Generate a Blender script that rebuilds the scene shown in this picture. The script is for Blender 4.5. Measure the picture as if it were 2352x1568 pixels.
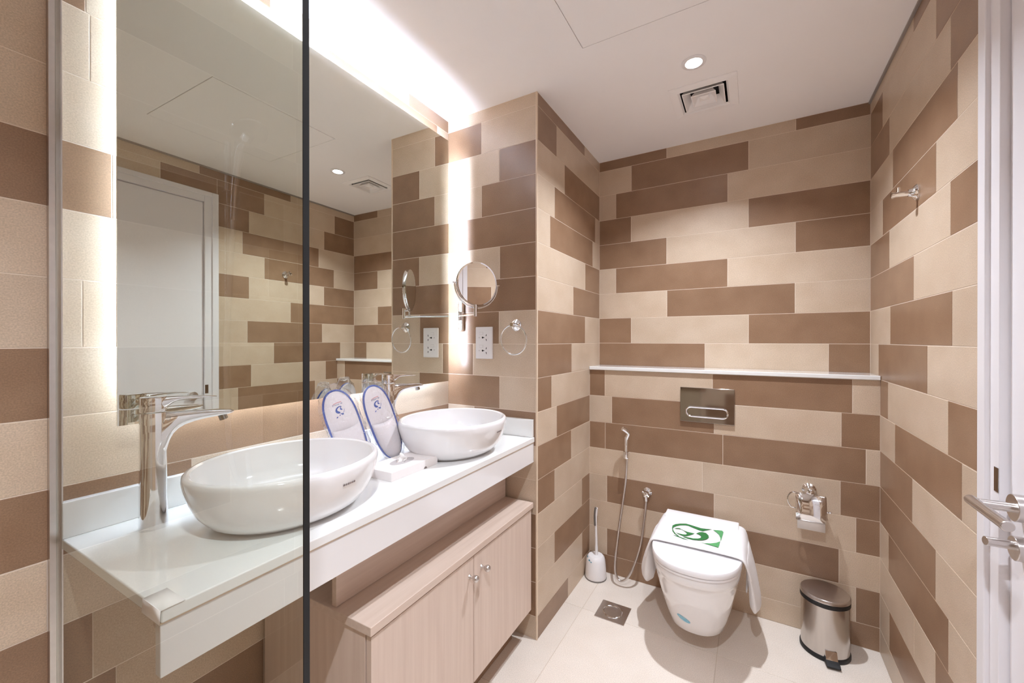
import bpy, bmesh, math, random
from mathutils import Vector, Matrix
from mathutils.geometry import tessellate_polygon

for o in list(bpy.data.objects): bpy.data.objects.remove(o)
C = bpy.context.scene.collection
SC = bpy.context.scene
R = random.Random(7)

# ------------------------------------------------------------------ room measures (metres)
XR, YB, YL, XP, YP, ZC = 0.4681, 2.4746, 2.2986, -0.8245, 1.6197, 2.4335
Z0, T = 0.1023, 0.1515                       # first tile joint above the floor, tile course
TH = 0.0193                                  # the vanity wall stands 1.1 degrees off square
OX, OY = -1.2957, 0.0001                     # vanity wall line, u = out of wall, v = along it
YS = -0.85                                   # shower end wall

# ------------------------------------------------------------------ camera
cam = bpy.data.objects.new('camera', bpy.data.cameras.new('camera')); C.objects.link(cam)
cam.data.sensor_width = 36; cam.data.sensor_fit = 'HORIZONTAL'
cam.data.lens = 940.36/2352*36; cam.data.clip_start = 0.01
cam.location = (0, 0, 1.3297); cam.rotation_euler = (math.pi/2-0.0022, 0, 0.532)
SC.camera = cam

# ------------------------------------------------------------------ world, exposure
w = bpy.data.worlds.new('world'); SC.world = w; w.use_nodes = True
w.node_tree.nodes['Background'].inputs[0].default_value = (0.9, 0.85, 0.8, 1)
w.node_tree.nodes['Background'].inputs[1].default_value = 0.05
SC.view_settings.view_transform = 'Standard'; SC.view_settings.look = 'None'
SC.view_settings.gamma = 1; SC.view_settings.use_curve_mapping = False
SC.view_settings.exposure = 0.9
SC.cycles.diffuse_bounces = 12; SC.cycles.max_bounces = 20; SC.cycles.glossy_bounces = 8; SC.cycles.transparent_max_bounces = 16

# lamp powers
DOWNLIGHT_W = 9.7
SHOWER_W = 11.8
LED_EMIT = 56.0
LAMP_COL = (0.85, 0.905, 1.0)
LED_COL = (0.68, 0.79, 1.0)

# ------------------------------------------------------------------ materials
def S(r, g, b):
    f = lambda c: ((c/255+0.055)/1.055)**2.4 if c > 10 else c/255/12.92
    return (f(r), f(g), f(b), 1)

def mat(name, col, rough=0.5, metal=0, coat=0, spec=0.5, noise=0, nscale=40, bump=0, bscale=300, col2=None,
        stretch=(1, 1, 1), coords='Object', rand=0, detail=4):
    m = bpy.data.materials.new(name); m.use_nodes = True
    nt = m.node_tree; N = nt.nodes; L = nt.links; b = N['Principled BSDF']
    b.inputs['Base Color'].default_value = col; b.inputs['Roughness'].default_value = rough
    b.inputs['Metallic'].default_value = metal; b.inputs['Coat Weight'].default_value = coat
    b.inputs['Coat Roughness'].default_value = 0.05; b.inputs['Specular IOR Level'].default_value = spec
    tc = N.new('ShaderNodeTexCoord'); mp = N.new('ShaderNodeMapping'); mp.inputs['Scale'].default_value = stretch
    L.new(tc.outputs[coords], mp.inputs[0])
    vec = mp.outputs[0]
    oi = N.new('ShaderNodeObjectInfo')
    if rand:
        ad = N.new('ShaderNodeVectorMath'); ad.operation = 'ADD'
        cb = N.new('ShaderNodeMath'); cb.operation = 'MULTIPLY'; cb.inputs[1].default_value = 37.0
        L.new(oi.outputs['Random'], cb.inputs[0]); L.new(vec, ad.inputs[0]); L.new(cb.outputs[0], ad.inputs[1]); vec = ad.outputs[0]
    # fine grain always drives the colour a little, so that no surface is one flat value
    n = N.new('ShaderNodeTexNoise'); n.inputs['Scale'].default_value = nscale; n.inputs['Detail'].default_value = detail
    L.new(vec, n.inputs['Vector'])
    mx = N.new('ShaderNodeMix'); mx.data_type = 'RGBA'
    c2 = col2 or tuple(c*(1-0.5*max(noise, 0.02)) for c in col[:3])+(1,)
    mr = N.new('ShaderNodeMapRange'); mr.inputs[1].default_value = 0.3; mr.inputs[2].default_value = 0.7
    L.new(n.outputs['Fac'], mr.inputs[0]); L.new(mr.outputs[0], mx.inputs['Factor'])
    mx.inputs[6].default_value = col; mx.inputs[7].default_value = c2
    out = mx.outputs[2]
    if rand:
        hs = N.new('ShaderNodeHueSaturation'); m2 = N.new('ShaderNodeMapRange')
        m2.inputs[3].default_value = 1-rand; m2.inputs[4].default_value = 1+rand
        L.new(oi.outputs['Random'], m2.inputs[0]); L.new(m2.outputs[0], hs.inputs['Value']); L.new(out, hs.inputs['Color']); out = hs.outputs[0]
    L.new(out, b.inputs['Base Color'])
    if bump:
        bn = N.new('ShaderNodeTexNoise'); bn.inputs['Scale'].default_value = bscale; bn.inputs['Detail'].default_value = 3
        L.new(vec, bn.inputs['Vector'])
        bu = N.new('ShaderNodeBump'); bu.inputs['Strength'].default_value = bump; bu.inputs['Distance'].default_value = 0.002
        L.new(bn.outputs['Fac'], bu.inputs['Height']); L.new(bu.outputs[0], b.inputs['Normal'])
    return m

def tile_mat(name, c1, c2, rough):
    m = mat(name, c1, rough, col2=c2, nscale=9, rand=0.035, bump=0.05, bscale=260, detail=8)
    nt = m.node_tree; N = nt.nodes; L = nt.links; b = N['Principled BSDF']
    src = b.inputs['Base Color'].links[0].from_socket
    n = N.new('ShaderNodeTexNoise'); n.inputs['Scale'].default_value = 330; n.inputs['Detail'].default_value = 2
    tc = [x for x in N if x.type == 'TEX_COORD'][0]; L.new(tc.outputs['Object'], n.inputs['Vector'])
    mr = N.new('ShaderNodeMapRange'); mr.inputs[1].default_value = 0.3; mr.inputs[2].default_value = 0.7
    mr.inputs[3].default_value = 0.84; mr.inputs[4].default_value = 1.13
    L.new(n.outputs['Fac'], mr.inputs[0])
    hs = N.new('ShaderNodeHueSaturation'); L.new(src, hs.inputs['Color']); L.new(mr.outputs[0], hs.inputs['Value'])
    L.new(hs.outputs[0], b.inputs['Base Color'])
    return m

def wood_mat(name, c1, c2, axis):
    st = {'z': (38, 38, 1.6), 'y': (38, 1.6, 38)}[axis]
    return mat(name, c1, 0.42, col2=c2, nscale=1.6, stretch=st, bump=0.06, bscale=4, detail=6)

def glass_mat(name, tint, ior=1.5, rough=0.0, wrinkle=0):
    m = bpy.data.materials.new(name); m.use_nodes = True; nt = m.node_tree; N = nt.nodes; L = nt.links
    for x in list(N): N.remove(x)
    o = N.new('ShaderNodeOutputMaterial'); mix = N.new('ShaderNodeMixShader')
    tr = N.new('ShaderNodeBsdfTransparent'); tr.inputs[0].default_value = tint
    gl = N.new('ShaderNodeBsdfGlossy'); gl.inputs['Roughness'].default_value = rough
    fr = N.new('ShaderNodeFresnel'); fr.inputs[0].default_value = ior
    ge = N.new('ShaderNodeNewGeometry'); sb = N.new('ShaderNodeMath'); sb.operation = 'SUBTRACT'; sb.inputs[0].default_value = 1
    mu = N.new('ShaderNodeMath'); mu.operation = 'MULTIPLY'
    L.new(ge.outputs['Backfacing'], sb.inputs[1]); L.new(fr.outputs[0], mu.inputs[0]); L.new(sb.outputs[0], mu.inputs[1])
    L.new(mu.outputs[0], mix.inputs[0]); L.new(tr.outputs[0], mix.inputs[1]); L.new(gl.outputs[0], mix.inputs[2]); L.new(mix.outputs[0], o.inputs[0])
    if wrinkle:
        ad = N.new('ShaderNodeMath'); ad.operation = 'MULTIPLY_ADD'; ad.inputs[1].default_value = 3.0; ad.inputs[2].default_value = 0.03
        L.new(mu.outputs[0], ad.inputs[0]); L.new(ad.outputs[0], mix.inputs[0])
        tc = N.new('ShaderNodeTexCoord'); n = N.new('ShaderNodeTexNoise'); n.inputs['Scale'].default_value = 55; n.inputs['Detail'].default_value = 6
        bu = N.new('ShaderNodeBump'); bu.inputs['Strength'].default_value = wrinkle; bu.inputs['Distance'].default_value = 0.01
        L.new(tc.outputs['Object'], n.inputs['Vector']); L.new(n.outputs['Fac'], bu.inputs['Height'])
        L.new(bu.outputs[0], gl.inputs['Normal']); L.new(bu.outputs[0], fr.inputs['Normal'])
    return m

def emit_mat(name, col, s):
    m = bpy.data.materials.new(name); m.use_nodes = True; nt = m.node_tree
    for x in list(nt.nodes): nt.nodes.remove(x)
    o = nt.nodes.new('ShaderNodeOutputMaterial'); e = nt.nodes.new('ShaderNodeEmission')
    e.inputs[0].default_value = col+(1,); e.inputs[1].default_value = s; nt.links.new(e.outputs[0], o.inputs[0]); return m

M = dict(
    light=tile_mat('beige_tile', S(206, 187, 166), S(197, 176, 153), 0.34),
    dark=tile_mat('brown_tile', S(151, 121, 96), S(138, 108, 84), 0.31),
    floor=tile_mat('pale_floor_tile', S(230, 220, 209), S(225, 214, 202), 0.38),
    grout=mat('cream_grout', S(228, 213, 197), 0.85, noise=0.1, nscale=80),
    fgrout=mat('floor_grout', S(206, 192, 176), 0.85, noise=0.1, nscale=80),
    paint=mat('ceiling_paint', S(249, 247, 247), 0.7, noise=0.02, nscale=6),
    door=mat('white_door_lacquer', S(232, 230, 234), 0.38, noise=0.02, nscale=10),
    trim=mat('cream_edge_trim', S(222, 202, 178), 0.4, noise=0.04, nscale=30),
    gtrim=mat('grey_gap_trim', S(150, 142, 136), 0.5, noise=0.06, nscale=30),
    quartz=mat('white_quartz', S(236, 237, 236), 0.12, coat=0.4, noise=0.02, nscale=25),
    fascia=mat('white_gloss_fascia', S(232, 230, 230), 0.14, coat=0.4, noise=0.02, nscale=25),
    ceramic=mat('white_ceramic', S(238, 237, 238), 0.08, coat=0.6, noise=0.015, nscale=12),
    lidw=mat('white_seat_plastic', S(240, 239, 241), 0.2, coat=0.2, noise=0.015, nscale=12),
    chrome=mat('chrome', (0.83, 0.83, 0.84, 1), 0.05, metal=1, noise=0.02, nscale=60),
    chromed=mat('dark_chrome', (0.42, 0.4, 0.38, 1), 0.06, metal=1, noise=0.03, nscale=60),
    steel=mat('brushed_steel', (0.62, 0.58, 0.56, 1), 0.3, metal=1, noise=0.2, nscale=6, stretch=(1, 1, 60)),
    steelh=mat('satin_steel', (0.66, 0.62, 0.6, 1), 0.28, metal=1, noise=0.12, nscale=60),
    bin=mat('bin_steel', (0.62, 0.58, 0.55, 1), 0.24, metal=1, noise=0.25, nscale=5, stretch=(6, 6, 0.6)),
    black=mat('black_rubber', S(22, 22, 24), 0.5, noise=0.1, nscale=60),
    seal=mat('black_edge', S(14, 17, 19), 0.45, noise=0.1, nscale=60),
    duct_shade=mat('duct_painted_shade', S(30, 28, 30), 0.8, noise=0.1, nscale=20),  # near-black colour that paints in the shade inside the vent
    mirror=mat('mirror_silver', (0.81, 0.84, 0.785, 1), 0.0, metal=1, noise=0.0, nscale=2),
    mirror2=mat('cosmetic_mirror', (0.86, 0.84, 0.82, 1), 0.0, metal=1, noise=0.0, nscale=2),
    oak=wood_mat('pale_oak_upright', S(216, 197, 183), S(205, 184, 170), 'z'),
    oakh=wood_mat('pale_oak_lengthwise', S(216, 197, 183), S(203, 182, 167), 'y'),
    towel=mat('white_towelling', S(240, 238, 238), 0.95, noise=0.05, nscale=200, bump=0.5, bscale=900),
    green1=mat('green_print', S(52, 122, 62), 0.9, noise=0.2, nscale=400),
    green2=mat('light_green_print', S(92, 164, 104), 0.9, noise=0.2, nscale=400),
    white=mat('white_plastic', S(236, 234, 235), 0.35, noise=0.02, nscale=30),
    card=mat('white_card', S(236, 230, 228), 0.8, noise=0.03, nscale=60),
    paper=mat('tissue_paper', S(240, 236, 233), 0.95, noise=0.04, nscale=120),
    grip=mat('grey_grip', S(110, 104, 100), 0.4, noise=0.1, nscale=60),
    teal=mat('teal_plastic', S(24, 140, 165), 0.35, noise=0.05, nscale=60),
    sblue=mat('blue_sticker', S(110, 185, 215), 0.4, noise=0.15, nscale=90, col2=S(160, 205, 220)),
    slip=mat('slipper_fabric', S(226, 220, 222), 0.95, noise=0.05, nscale=250, bump=0.3, bscale=800),
    blue=mat('blue_piping', S(32, 72, 160), 0.6, noise=0.1, nscale=200),
    navy=mat('navy_print', S(36, 52, 120), 0.7, noise=0.05, nscale=200),
    red=mat('red_print', S(205, 90, 95), 0.7, noise=0.05, nscale=200),
    ink=mat('grey_print', S(135, 122, 120), 0.7, noise=0.05, nscale=200),
    socket=mat('socket_black', S(12, 12, 14), 0.6, noise=0.1, nscale=90),
    line=mat('plastic_joint_grey', S(190, 184, 184), 0.6, noise=0.05, nscale=90),
    glass=glass_mat('clear_glass', (0.935, 0.95, 0.925, 1)),
    wrap=glass_mat('plastic_wrap', (0.97, 0.97, 0.975, 1), 1.5, 0.1, 0.9),
    led=emit_mat('led_strip_light', LED_COL, LED_EMIT),
    lens=emit_mat('downlight_lens', (1, 0.95, 0.9), 40),
)

# ------------------------------------------------------------------ geometry helpers
def link(name, bm, m, parent=None, smooth=False, bevel=0, seg=2, recalc=True):
    if recalc: bmesh.ops.recalc_face_normals(bm, faces=bm.faces)
    me = bpy.data.meshes.new(name); bm.to_mesh(me); bm.free()
    if smooth:
        for p in me.polygons: p.use_smooth = True
        me.set_sharp_from_angle(angle=math.radians(42))
    me.materials.append(M[m] if isinstance(m, str) else m)
    o = bpy.data.objects.new(name, me); C.objects.link(o)
    if parent: o.parent = parent
    if bevel:
        b = o.modifiers.new('bevel', 'BEVEL'); b.width = bevel; b.segments = seg; b.limit_method = 'ANGLE'; b.angle_limit = math.radians(40)
        for p in me.polygons: p.use_smooth = True
        me.set_sharp_from_angle(angle=math.radians(180)) if seg > 1 else None
        b.harden_normals = True
    return o

def box(bm, a, b):
    x0, y0, z0 = a; x1, y1, z1 = b
    v = [bm.verts.new(p) for p in ((x0, y0, z0), (x1, y0, z0), (x1, y1, z0), (x0, y1, z0), (x0, y0, z1), (x1, y0, z1), (x1, y1, z1), (x0, y1, z1))]
    for f in ((3, 2, 1, 0), (4, 5, 6, 7), (0, 1, 5, 4), (1, 2, 6, 5), (2, 3, 7, 6), (3, 0, 4, 7)): bm.faces.new([v[i] for i in f])
    return bm
def B(*ab):
    bm = bmesh.new()
    for i in range(0, len(ab), 2): box(bm, ab[i], ab[i+1])
    return bm

def loft(rings, cap0=True, cap1=True, bm=None):
    bm = bm or bmesh.new(); vs = [[bm.verts.new(p) for p in r] for r in rings]; n = len(rings[0])
    for a, b in zip(vs, vs[1:]):
        for i in range(n): bm.faces.new((a[i], a[(i+1) % n], b[(i+1) % n], b[i]))
    if cap0: bm.faces.new(vs[0][::-1])
    if cap1: bm.faces.new(vs[-1])
    return bm

def frame_for(d):
    d = d.normalized(); a = Vector((0, 0, 1)) if abs(d.z) < 0.9 else Vector((1, 0, 0))
    x = d.cross(a).normalized(); return x, d.cross(x).normalized()

def tube(path, r, n=10, bm=None, closed=False, caps=True, sub=0):
    P = [Vector(p) for p in path]
    if sub and len(P) > 2:                        # Catmull-Rom
        Q = []; m = len(P)
        for i in range(m if closed else m-1):
            a, b, c, d = (P[(i-1) % m], P[i], P[(i+1) % m], P[(i+2) % m]) if closed else (P[max(i-1, 0)], P[i], P[i+1], P[min(i+2, m-1)])
            for k in range(sub):
                t = k/sub
                Q.append(0.5*((2*b)+(c-a)*t+(2*a-5*b+4*c-d)*t*t+(3*b-a-3*c+d)*t**3))
        if not closed: Q.append(P[-1])
        P = Q
    m = len(P); rr = r if isinstance(r, (list, tuple)) else None
    rings = []; x = None
    for i, p in enumerate(P):
        d = (P[(i+1) % m]-P[i-1]) if closed else (P[min(i+1, m-1)]-P[max(i-1, 0)])
        d.normalize()
        if x is None: x, y = frame_for(d)
        else: x = (x-d*x.dot(d)).normalized(); y = d.cross(x)
        q = rr[min(int(i*len(rr)/m), len(rr)-1)] if rr else r
        rings.append([p+(x*math.cos(t)+y*math.sin(t))*q for t in (2*math.pi*k/n for k in range(n))])
    if closed:
        # align last ring to first by twist
        best = min(range(n), key=lambda s: (rings[-1][s]-rings[0][0]).length)
        rings.append(rings[0][-best:]+rings[0][:-best] if best else rings[0])
        bm2 = loft(rings, False, False, bm); bmesh.ops.remove_doubles(bm2, verts=bm2.verts, dist=1e-6); return bm2
    return loft(rings, caps, caps, bm)

def cyl(a, b, r, n=24, bm=None, r2=None):
    a, b = Vector(a), Vector(b); x, y = frame_for(b-a); r2 = r if r2 is None else r2
    return loft([[p+(x*math.cos(t)+y*math.sin(t))*q for t in (2*math.pi*k/n for k in range(n))] for p, q in ((a, r), (b, r2))], bm=bm)

def lathe(prof, c=(0, 0, 0), axis=(0, 0, 1), n=32, bm=None, cap0=True, cap1=True):
    c = Vector(c); d = Vector(axis).normalized(); x, y = frame_for(d)
    return loft([[c+d*h+(x*math.cos(t)+y*math.sin(t))*r for t in (2*math.pi*k/n for k in range(n))] for r, h in prof], cap0, cap1, bm)

def ellipse(a, b, z, n=48, c=(0, 0), p=2.0):
    out = []
    for k in range(n):
        t = 2*math.pi*k/n; ct, st = math.cos(t), math.sin(t)
        out.append(Vector((c[0]+a*math.copysign(abs(ct)**(2/p), ct), c[1]+b*math.copysign(abs(st)**(2/p), st), z)))
    return out

def flat(polys, fn, th=0.0006, bm=None):
    """2-D outlines -> thin solid prints; fn maps (a, b, height) to a point"""
    bm = bm or bmesh.new()
    for P in polys:
        tris = tessellate_polygon([[Vector((a, b, 0)) for a, b in P]])
        lo = [bm.verts.new(fn(a, b, 0)) for a, b in P]; hi = [bm.verts.new(fn(a, b, th)) for a, b in P]
        for t in tris:
            bm.faces.new([hi[i] for i in t]); bm.faces.new([lo[i] for i in reversed(t)])
        n = len(P)
        for i in range(n):
            bm.faces.new((lo[i], lo[(i+1) % n], hi[(i+1) % n], hi[i]))
    return bm

def prism(P, half, fn):
    """side profile P (a, b) given width +-half(a, b); fn(a, w, b) -> point"""
    bm = bmesh.new(); A = []; Bv = []
    for a, b in P:
        h = half(a, b); A.append(bm.verts.new(fn(a, -h, b))); Bv.append(bm.verts.new(fn(a, h, b)))
    n = len(P)
    for i in range(n): bm.faces.new((A[i], A[(i+1) % n], Bv[(i+1) % n], Bv[i]))
    bm.faces.new(A[::-1]); bm.faces.new(Bv); return bm

def tag(o, label=None, cat=None, group=None, kind=None):
    if label: o['label'] = label
    if cat: o['category'] = cat
    if group: o['group'] = group
    if kind: o['kind'] = kind
    return o
def thing(name, label, cat, loc=(0, 0, 0), rz=0, group=None):
    o = bpy.data.objects.new(name, None); C.objects.link(o); o.empty_display_size = 0.05
    o.location = loc; o.rotation_euler = (0, 0, rz); return tag(o, label, cat, group)
def struct(o): o['kind'] = 'structure'; return o
def LV(u, v, z): c, s = math.cos(TH), math.sin(TH); return Vector((OX+u*c-v*s, OY+u*s+v*c, z))
def vthing(name, label, cat, u=0, v=0, z=0, group=None): return thing(name, label, cat, LV(u, v, z), TH, group)

# ------------------------------------------------------------------ tiles
tile_cache = {}
def tile_mesh(L, H, m, th):
    k = (round(L, 3), round(H, 3), m, th)
    if k not in tile_cache:
        a, b, c = L/2-0.0012, H/2-0.0012, 0.0006
        bm = bmesh.new()
        lo = [bm.verts.new(p) for p in ((-a, -b, -0.003), (a, -b, -0.003), (a, b, -0.003), (-a, b, -0.003))]
        mi = [bm.verts.new((v.co.x, v.co.y, th-c*0.7)) for v in lo]
        hi = [bm.verts.new((x, y, th)) for x, y in ((-a+c, -b+c), (a-c, -b+c), (a-c, b-c), (-a+c, b-c))]
        bm.faces.new(hi)
        for i in range(4):
            j = (i+1) % 4
            bm.faces.new((lo[i], lo[j], mi[j], mi[i])); bm.faces.new((mi[i], mi[j], hi[j], hi[i]))
        me = bpy.data.meshes.new('tile'); bm.to_mesh(me); bm.free(); me.materials.append(M[m]); tile_cache[k] = me
    return tile_cache[k]

def put_tile(parent, O, Sd, N, s0, s1, z0, z1, m, up=Vector((0, 0, 1))):
    if s1-s0 < 0.006 or z1-z0 < 0.006: return
    o = bpy.data.objects.new('tile', tile_mesh(s1-s0, z1-z0, m, 0.0)); C.objects.link(o); o.parent = parent
    X = Sd if Sd.cross(up).dot(N) > 0 else -Sd
    p = O+Sd*((s0+s1)/2)+up*((z0+z1)/2)
    o.matrix_basis = Matrix(((X.x, up.x, N.x, p.x), (X.y, up.y, N.y, p.y), (X.z, up.z, N.z, p.z), (0, 0, 0, 1)))

def minus(r, h):
    s0, s1, z0, z1 = r; a0, a1, b0, b1 = h
    if a1 <= s0 or a0 >= s1 or b1 <= z0 or b0 >= z1: return [r]
    out = []
    if a0 > s0: out.append((s0, a0, z0, z1))
    if a1 < s1: out.append((a1, s1, z0, z1))
    c0, c1 = max(s0, a0), min(s1, a1)
    if b0 > z0: out.append((c0, c1, z0, b0))
    if b1 < z1: out.append((c0, c1, b1, z1))
    return out

def course(parent, O, Sd, N, rows, smin, smax, zmin, zmax, holes=()):
    """rows: {k: 'L.196 D.804 L'} - colours with their end along the wall; beyond the list colours alternate at 0.604 m"""
    O, Sd, N = Vector(O), Vector(Sd), Vector(N)
    for k in range(-1, 16):
        z0, z1 = Z0+T*k, Z0+T*(k+1)
        if k == -1: z0 = 0
        z0, z1 = max(z0, zmin), min(z1, zmax)
        if z1-z0 < 0.006: continue
        spec = rows.get(k, ''); items = []; s = smin
        for w_ in spec.split():
            e = float(w_[1:]) if len(w_) > 1 else None
            items.append((w_[0], e))
        segs = []
        for c, e in items:
            if e is None: e = min(smax, s+0.604) if smax-s > 0.75 else smax
            segs.append((s, min(e, smax), c)); s = e
        while s < smax-0.004:
            e = min(s+(R.choice((0.2, 0.3, 0.4, 0.604)) if not segs else 0.604), smax)
            c = R.choice('LLD') if segs and segs[-1][2] == 'D' else R.choice('LDD')
            segs.append((s, e, c)); s = e
        # split anything longer than one tile
        for a, b, c in segs:
            n = max(1, math.ceil((b-a)/0.64)); 
            for i in range(n):
                rs = [(a+(b-a)*i/n if n > 1 and b-a > 1.0 else a+min(0.604*i, b-a), a+(b-a)*(i+1)/n if n > 1 and b-a > 1.0 else min(a+0.604*(i+1), b) if i < n-1 else b, z0, z1)]
                for h in holes: rs = [q for r in rs for q in minus(r, h)]
                for r in rs: put_tile(parent, O, Sd, N, *r, 'light' if c == 'L' else 'dark')

# ------------------------------------------------------------------ structure
g = 0.0008       # depth of the grout behind the tile faces
# floor
fl = struct(link('floor', B((-1.5, YS-0.1, -0.1), (XR+0.1, YB+0.1, -g)), 'fgrout'))
fx = [-1.4, -1.33, -0.73, -0.13, 0.469]; fy = [YS, -0.47, 0.13, 0.73, 1.33, 1.93, 2.3]
for i in range(1, 4):
    for j in range(6):
        put_tile(fl, Vector((0, 0, 0)), Vector((1, 0, 0)), Vector((0, 0, 1)), fx[i], fx[i+1], fy[j], fy[j+1], 'floor', Vector((0, 1, 0)))
# ceiling with openings for access panel, air diffuser and downlights
VX, VY = -0.192, 2.046
DL = [(-0.204, 1.768), (-0.05, 0.02)]
PAN = (-0.557, 0.045, 0.868, 1.472)
def plate(bm, x0, x1, y0, y1, holes, z, d):
    xs = sorted({x0, x1, *[h[0] for h in holes], *[h[1] for h in holes]}); ys = sorted({y0, y1, *[h[2] for h in holes], *[h[3] for h in holes]})
    for a, b in zip(xs, xs[1:]):
        for c, e in zip(ys, ys[1:]):
            mx_, my_ = (a+b)/2, (c+e)/2
            if any(h[0] < mx_ < h[1] and h[2] < my_ < h[3] for h in holes): continue
            bm.faces.new([bm.verts.new(p) for p in ((a, c, z), (a, e, z), (b, e, z), (b, c, z))])
    for a, b, c, e in holes:
        q = [(a, c), (b, c), (b, e), (a, e)]
        for i in range(4):
            p, r = q[i], q[(i+1) % 4]
            bm.faces.new([bm.verts.new(t) for t in ((*p, z), (*r, z), (*r, z+d), (*p, z+d))])
    box(bm, (x0, y0, z+d), (x1, y1, z+d+0.05))
    return bm
hs = [PAN, (VX-0.1, VX+0.1, VY-0.1, VY+0.1)]+[(x-0.03, x+0.03, y-0.03, y+0.03) for x, y in DL]
ceil = struct(link('ceiling', plate(bmesh.new(), -1.5, XR+0.1, YS-0.1, YB+0.1, hs, ZC, 0.11), 'paint', recalc=False))
# walls
HOLD = [(YB-1.385, YB-0.43, -1, 2.272)]     # doorway on the right wall
wr = struct(link('wall_right', B((XR+g, 1.385, 0), (XR+0.1, YB+0.1, ZC), (XR+g, YS-0.1, 0), (XR+0.1, 0.43, ZC), (XR+g, 0.43, 2.272), (XR+0.1, 1.385, ZC)), 'grout'))
course(wr, (XR, YB, 0), (0, -1, 0), (-1, 0, 0), {
    15: 'L.586 D1.19 L', 14: 'D.2 L.785 D1.389 L', 13: 'D.3 L.889 D1.4 L', 12: 'L.349 D.934 L', 11: 'L.206 D.786 L', 10: 'D.302 L.89 D', 9: 'D.59 L1.2 L',
    8: 'L.318 D.903 L', 7: 'L.143 D.718 L', 6: 'D.287 L.877 D', 5: 'L.383 D.965 L', 4: 'D.581 L1.2', 3: 'D.19 D.788 L', 2: 'L.3 D.882 L', 1: 'L.789 D', 0: 'L.314 D.9 L', -1: 'L.6 L'},
    0, YB-YS, 0, ZC, HOLD)
wb = struct(link('wall_back', B((XP-0.1, YB+g, 0), (XR+0.1, YB+0.1, ZC)), 'grout'))
course(wb, (XP, YB, 0), (1, 0, 0), (0, -1, 0), {
    15: 'D.397 L1.007 D', 14: 'L.196 D.804 L', 13: 'L.103 D.707 L', 12: 'D.195 L.803 D', 11: 'D.397 L1.006 D', 10: 'L.103 D.707 L', 9: 'L.399 D1.005 L', 8: 'D.196 L.804 D', 7: 'D.597 L1.138 D'},
    0, XR-XP, 1.178, ZC)
wl = struct(link('wall_back_lower', B((XP-0.02, YL+g, 0), (XR+0.02, YB+0.02, 1.16)), 'grout'))
course(wl, (XP, YL, 0), (1, 0, 0), (0, -1, 0), {
    6: 'D.091 L.648 D1.2 L', 5: 'L.131 D.656 L1.161 D', 4: 'D.093 D.695 D1.246 L', 3: 'L.602 L1.158 D', 2: 'L.103 D.656 L1.212 D', 1: 'L.55 D1.154 L', 0: 'L.103 D.66 L1.212 D', -1: 'D.55 L1.07 D'},
    0, XR-XP, 0, 1.16)
wp = struct(link('wall_pier', B((-1.45, YP+g, 0), (XP-g, YB+0.1, ZC)), 'grout'))
course(wp, (XP, YP, 0), (0, 1, 0), (1, 0, 0), {
    15: 'D.594 L', 14: 'D.21 L', 13: 'L.309 D', 12: 'L.187 D.775 L', 11: 'L.136 D.73 L', 10: 'L.607 D', 9: 'L.426 D', 8: 'D.602 L', 7: 'D.402 L', 6: 'D.152 L', 5: 'L.212 D',
    4: 'D.396 L', 3: 'D.187 L', 2: 'L.555 D', 1: 'L.187 D', 0: 'L.558 D', -1: 'D.354 L'}, 0.006, YB-YP, 0, ZC, [(YL-YP, 1, -1, 1.16)])
course(wp, (-1.327, YP, 0), (1, 0, 0), (0, -1, 0), {
    15: 'L', 14: 'D.203 L', 13: 'L.305 D', 12: 'L.204 D', 11: 'D', 10: 'L.307 D', 9: 'D', 8: 'D.303 L', 7: 'D.153 L', 6: 'D.306 L', 5: 'L.16 D', 4: 'D.24 L', 3: 'L.3 L', 2: 'D', 1: 'D', 0: 'D', -1: 'L'},
    -0.01, 0.496, 0, ZC)
cT, sT = math.cos(TH), math.sin(TH)
bm = bmesh.new(); box(bm, (-0.12, YS-0.12, 0), (-g, 1.64, ZC))
bm.transform(Matrix.Translation((OX, OY, 0)) @ Matrix.Rotation(TH, 4, 'Z'))
wlf = struct(link('wall_left', bm, 'grout'))
course(wlf, (OX, OY, 0), (-sT, cT, 0), (cT, sT, 0), {
    15: 'L-.48 D.123 D.727 L1.342 D1.7', 14: 'D-.28 L.327 L.931 D1.535 L1.7', 13: 'L-.3 D.31 L.914 D1.518 L1.7', 12: 'D-.29 L.317 L.92 D1.524 L1.7', 11: 'D-.1 L.504 D1.108 L1.7',
    10: 'L-.25 D.354 L.958 D1.56 L1.7', 9: 'D-.2 L.404 L1.008 D1.7', 8: 'L-.3 L.36 D.964 L1.7', 7: 'L-.338 D.266 L.87 D1.47 L1.7', 6: 'D-.18 L.424 D1.028 L1.7',
    5: 'L-.09 D.514 L1.118 D1.7', 4: 'D-.35 L.25 L.85 D1.45 L1.7', 3: 'L-.284 D.32 L.924 D1.7', 2: 'D-.25 D.36 L.964 L1.7', 1: 'L-.5 D.1 D.704 D1.308 L1.7', 0: 'L-.2 L.4 D1 D1.7', -1: 'D-.3 D.3 L.9 L1.7'},
    YS-0.05, 1.632, 0, ZC)
wf = struct(link('wall_front', B((-1.5, YS-0.1, 0), (XR+0.1, YS-g, ZC)), 'grout'))
course(wf, (-1.35, YS, 0), (1, 0, 0), (0, 1, 0), {}, 0.06, 1.35+XR, 0, ZC)
# trims
struct(link('trim_1', B((XP-0.008, YP-0.0015, 0), (XP+0.0015, YP+0.008, ZC)), 'trim', bevel=0.0035, seg=3))
struct(link('trim_2', B((XR-0.008, 0.0, ZC-0.009), (XR-0.0002, YB, ZC-0.0002)), 'gtrim'))

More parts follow.
